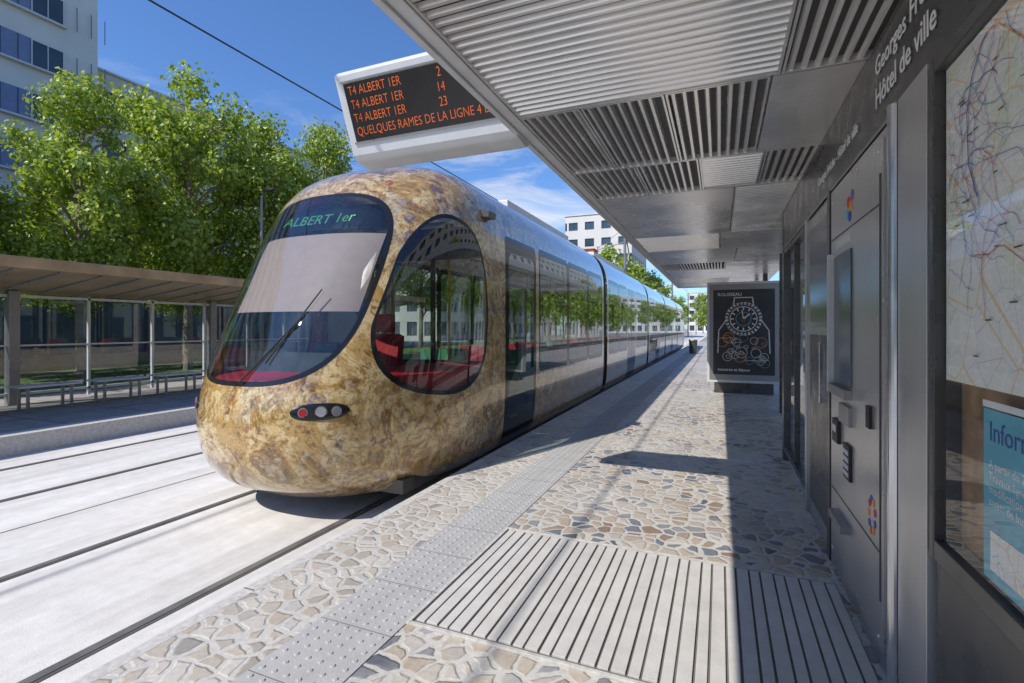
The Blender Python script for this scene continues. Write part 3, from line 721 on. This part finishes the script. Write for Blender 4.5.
# ------------------------------------------------------------------ opposite shelter
os_=root('tram_shelter',(-11.5,8,0))
g=MB()
g.prism([(-10.15,2.42),(-10.15,2.56),(-12.6,2.56),(-12.6,2.12)],'y',-4,16,'bronze')
g.box(-10.18,-10.152,-4.02,16.02,2.40,2.58,'bronze')
for y in np.arange(-3.8,15.9,.62):
    g.prism([(-10.3,2.375),(-10.3,2.41),(-12.5,2.16),(-12.5,2.10)],'y',y,y+.05,'grey')
for y in (-3,1.0,5.0,9.0,13.0,15.8):
    g.box(-12.4,-12.22,y,y+.16,0,2.15,'grey')
g.box(-11.9,-11.5,3.25,3.6,0,2.2,'dark')
g.obj('roof_and_posts',os_,bevel=.006)
g=MB()
y=1.2
while y<15.5:
    g.face([(-12.32,y+.03,.25),(-12.32,y+1.25,.25),(-12.32,y+1.25,2.0),(-12.32,y+.03,2.0)],'shelterglass')
    g.box(-12.35,-12.29,y-.02,y+.02,.05,2.1,'lightgrey'); y+=1.28
g.box(-12.35,-12.29,1,15.8,2.03,2.08,'lightgrey'); g.box(-12.35,-12.29,1,15.8,.17,.22,'lightgrey')
g.box(-12.34,-12.30,1,15.8,1.1,1.13,'lightgrey')
g.obj('glazing',os_)
for i,y in enumerate((3.4,4.55,5.7,6.85,8.0,9.15,10.3)):
    be=root('platform_bench',(-11,y,0)); g=MB()
    for k in range(4): g.box(-11.22+k*.11,-11.13+k*.11,y,y+.9,.43,.46,'lightgrey')
    for yy_ in (y+.12,y+.74):
        g.box(-11.2,-10.82,yy_,yy_+.04,.40,.43,'grey'); g.box(-11.17,-11.13,yy_,yy_+.04,0,.40,'grey'); g.box(-10.89,-10.85,yy_,yy_+.04,0,.40,'grey')
    g.obj('seat_and_legs',be,bevel=.004)
# ------------------------------------------------------------------ overhead wires + poles
def pole(x,y,arms):
    r=root('catenary_pole',(x,y,ZR)); g=MB(); g.tube((x,y,-.4),(x,y,8),.12,.08,'grey',14)
    for xx in arms:
        g.tube((x,y,6.9),(xx,y,6.5),.035,.03,'grey'); g.tube((x,y,7.8),(xx,y,6.6),.012,.012,'dark'); g.tube((xx,y,6.5),(xx,y,6.0),.012,.012,'dark')
    g.obj('pole_and_arm',r)
for y in (32,66,100,134): pole(-5.565,y,(XC,-7.31))
r=root('overhead_wire',(0,0,6)); g=MB()
for x in (XC,-7.31):
    g.tube((x,-40,6.0),(x,180,6.0),.014,.014,'black',6)
g.obj('contact_wires',r)
def lamp(x,y,h,dx):
    r=root('street_lamp',(x,y,ZR)); g=MB(); g.tube((x,y,-.3),(x,y,h),.07,.04,'grey',12); g.tube((x,y,h-.05),(x+dx,y,h+.15),.025,.02,'grey')
    g.prism([(x+dx-.1,h+.12),(x+dx+.35*np.sign(dx),h+.15),(x+dx+.35*np.sign(dx),h+.19),(x+dx-.1,h+.22)],'y',y-.1,y+.1,'dark'); g.obj('mast_and_head',r,bevel=.01)
lamp(-14.6,12.6,6.0,.3); lamp(-9.6,42,8.4,.9); lamp(-9.6,70,8.4,.9); lamp(-14.6,28,6,.3)
# ------------------------------------------------------------------ buildings
def block(name,x0,x1,y0,y1,h,fl,bay,wall,glass,sill=.9,head=.45,pier=.7):
    r=root(name,((x0+x1)/2,(y0+y1)/2,0)); g=MB(); i=.18
    g.box(x0+i,x1-i,y0+i,y1-i,-.4,h-.2,glass)
    n=int(round(h/fl)); fl=h/n
    for k in range(n+1):
        za=max(-.4,k*fl-head) if k else -.4; zb=k*fl+sill if k<n else h+.6
        if k==0: zb=.35
        g.box(x0,x1,y0,y1,za,zb,wall)
    m=3e-3
    def piers(a,b):
        c=max(1,int(round((b-a)/bay))); s=(b-a)/c; return [a+s*j for j in range(c+1)]
    for t in piers(y0,y1):
        ta,tb=max(y0+m,t-pier/2),min(y1-m,t+pier/2)
        for (a,b) in ((x0+m,x0+i+.1),(x1-i-.1,x1-m)): g.box(a,b,ta,tb,0,h,wall)
    for t in piers(x0,x1):
        ta,tb=max(x0+.01,t-pier/2),min(x1-.01,t+pier/2)
        for (a,b) in ((y0+m,y0+i+.1),(y1-i-.1,y1-m)): g.box(ta,tb,a,b,0,h,wall)
    g.box(x0-.15,x1+.15,y0-.15,y1+.15,h+.6,h+.72,wall)
    if x1-x0>6:
        for s_ in (.3,.6): g.box(x0+(x1-x0)*s_,x0+(x1-x0)*s_+2,y0+(y1-y0)*.5,y0+(y1-y0)*.5+2.5,h+.72,h+2.4,wall)
    g.obj('walls_and_windows',r); return r
r=root('office_building',(-42,5,0)); g=MB()
XF=-34
g.box(-50,XF,-22,17.9,-.4,26,'wall_white')
for k in range(9):
    zb=1.2+k*2.85
    g.box(XF,XF+.10,-22,16.2,zb,zb+1.45,'panel_blue')
    y=-21.2
    while y<15.6:
        g.box(XF+.1,XF+.13,y,y+1.35,zb+.08,zb+1.37,'winglass')
        g.box(XF+.13,XF+.16,y-.05,y,zb+.03,zb+1.42,'wall_white'); g.box(XF+.13,XF+.16,y+1.35,y+1.40,zb+.03,zb+1.42,'wall_white'); g.box(XF+.131,XF+.158,y,y+1.35,zb+1.37,zb+1.42,'wall_white')
        g.box(XF+.131,XF+.158,y+.65,y+.69,zb+.08,zb+1.37,'wall_white')
        for q_ in (2.0,2.7,3.4): g.box(XF+.1,XF+.125,y+q_,y+q_+.03,zb+.03,zb+1.42,'winglass')
        y+=4.0
    g.box(XF,XF+.28,-22,16.3,zb-.10,zb,'wall_white')
g.box(-50.3,XF+.3,-22.3,18.1,26,26.4,'wall_white')
g.obj('facade',r)
block('apartment_building',-48,-35,18.0,40,16.6,2.9,2.6,'wall_beige','winglass',.95,.5,1.3)
block('glass_pavilion',-34,-24.5,-4,34,4.6,4.6,1.9,'grey','blueglass',.3,.5,.10)
block('apartment_building',-24,-13,81,98,19.5,2.9,2.6,'wall_white','winglass',.95,.5,1.2)
block('brick_house',-19.9,-18.0,76,79,13.0,2.9,2.4,'orange_wall','winglass',.95,.5,1.0)
block('apartment_building',-62,-36,60,110,17,2.9,3,'wall_beige','winglass',.95,.5,1.2)
block('apartment_building',-12,40,215,235,15,3,3,'wall_white','winglass',.95,.5,1.2)
block('apartment_building',20,36,-30,35,17,3,3,'wall_beige','winglass',.95,.5,1.3)
block('apartment_building',22,38,42,120,20,3,3,'wall_white','winglass',.95,.5,1.3)
block('apartment_building',-40,10,-70,-50,14,3,3,'wall_beige','winglass',.95,.5,1.3)
# ------------------------------------------------------------------ trees
def leaves_mesh(h,rad,base,nl,ls,seed):
    rg=np.random.RandomState(seed); cz=(h+base)/2; hz=(h-base)/2
    nc=64; C=[]
    while len(C)<nc:
        p=rg.uniform(-1,1,3); d=np.linalg.norm(p)
        if d<1 and d>.3:
            t=1.08-.5*max(0,p[2]) ; C.append((p[0]*rad*t*.95,p[1]*rad*t*.95,cz+p[2]*hz*.95,rg.uniform(.15,.38)*rad))
    C=np.array(C); w=C[:,3]**2; ci=rg.choice(nc,nl,p=w/w.sum()); d=rg.normal(size=(nl,3)); d/=np.linalg.norm(d,axis=1)[:,None]
    r=rg.uniform(.15,1.2,nl)**.75
    P=C[ci,:3]+d*(r*C[ci,3])[:,None]*np.array([1,1,.95])
    nrm=d+rg.normal(scale=.7,size=(nl,3)); nrm[:,2]+=.3; nrm/=np.linalg.norm(nrm,axis=1)[:,None]
    t=np.cross(nrm,rg.normal(size=(nl,3))); t/=np.linalg.norm(t,axis=1)[:,None]; b=np.cross(nrm,t)
    s=rg.uniform(.6,1.25,nl)[:,None]*ls
    V=np.stack([P-t*s*.5,P-b*s*.42+nrm*s*.08,P+t*s*.55,P+b*s*.42+nrm*s*.08],1).reshape(-1,3)
    F_=np.arange(nl*4).reshape(-1,4)
    return V,F_,C
def tree_mesh(name,h,rad,base,nl,ls,seed):
    V,F_,C=leaves_mesh(h,rad,base,nl,ls,seed); rg=random.Random(seed)
    g=MB(); g.mi('bark'); g.mi('leaf')
    zs=[-.4,.3,base,base+(h-base)*.35,base+(h-base)*.7]; rs=[.2,.15,.13,.09,.04]
    pts=[(0,0,zs[0])]
    for zz in zs[1:]: pts.append((pts[-1][0]+rg.uniform(-.08,.08),pts[-1][1]+rg.uniform(-.08,.08),zz))
    for i in range(4): g.tube(pts[i],pts[i+1],rs[i],rs[i+1],'bark',9,False)
    for c in C[::2]:
        z0=max(base*.85,min(c[2]-1.2,zs[-1]))
        p0=Vector((0,0,z0)); p2=Vector(c[:3]); pm=(p0+p2)/2+Vector((0,0,.25))
        g.tube(p0,pm,.06,.04,'bark',6,False); g.tube(pm,p2,.04,.015,'bark',6,False)
    nb=len(g.v); nf=len(g.f)
    me=bpy.data.meshes.new(name)
    me.from_pydata(g.v+V.tolist(),[],[tuple(f) for f in g.f]+(F_+nb).tolist())
    me.materials.append(M['bark']); me.materials.append(M['leaf'])
    me.polygons.foreach_set('material_index',[0]*nf+[1]*len(F_)); me.update(); return me
T=[tree_mesh('plane_tree_a',10,2.3,2.5,15000,.16,1),tree_mesh('plane_tree_b',10,2.2,2.4,15000,.16,2),tree_mesh('plane_tree_c',10,2.4,2.6,15000,.16,3)]
TF=[tree_mesh('far_tree_a',10,3.2,2.2,3500,.42,11),tree_mesh('far_tree_b',10,3.0,2.0,3500,.42,12)]
def tree(me,x,y,h,rz,sxy=1,name='plane_tree'):
    ob=bpy.data.objects.new(name,me); ob.location=(x,y,-.05); s=h/10.3; ob.scale=(s*sxy,s*sxy,s); ob.rotation_euler=(0,0,rz); COL.objects.link(ob)
for i,(x,y,h,s) in enumerate([(-17.5,5.6,6.6,1.22),(-17,8.5,9.1,.90),(-17.3,11.9,11.4,.88),(-16.8,14.9,10.2,.92),(-17,18.2,11.4,.86),(-17,22.5,11.0,.9),(-17.4,27,10.4,1),(-17,33,10.5,1),(-17,41,10,1),(-17,2.0,7,1.2),(-20.5,10.2,6.9,1.15),(-20.5,6.4,5.9,1.3),(-20.5,14.0,7.8,1.1)]):
    tree(T[i%3],x,y,h,i*1.3,s)
k=0
rg=random.Random(5)
for y in (56,66,77,89,102,118,135): tree(TF[k%2],-11.6,y,rg.uniform(9,11.5),k*1.7); k+=1
for y in range(50,100,12): tree(TF[k%2],-17,y,rg.uniform(9,11),k*1.7); k+=1
for y in range(-10,110,12): tree(TF[k%2],13.6,y,rg.uniform(8,10),k*1.7); k+=1
for x in range(-45,40,8): tree(TF[k%2],x,rg.uniform(165,190),rg.uniform(9,13),k*1.7); k+=1
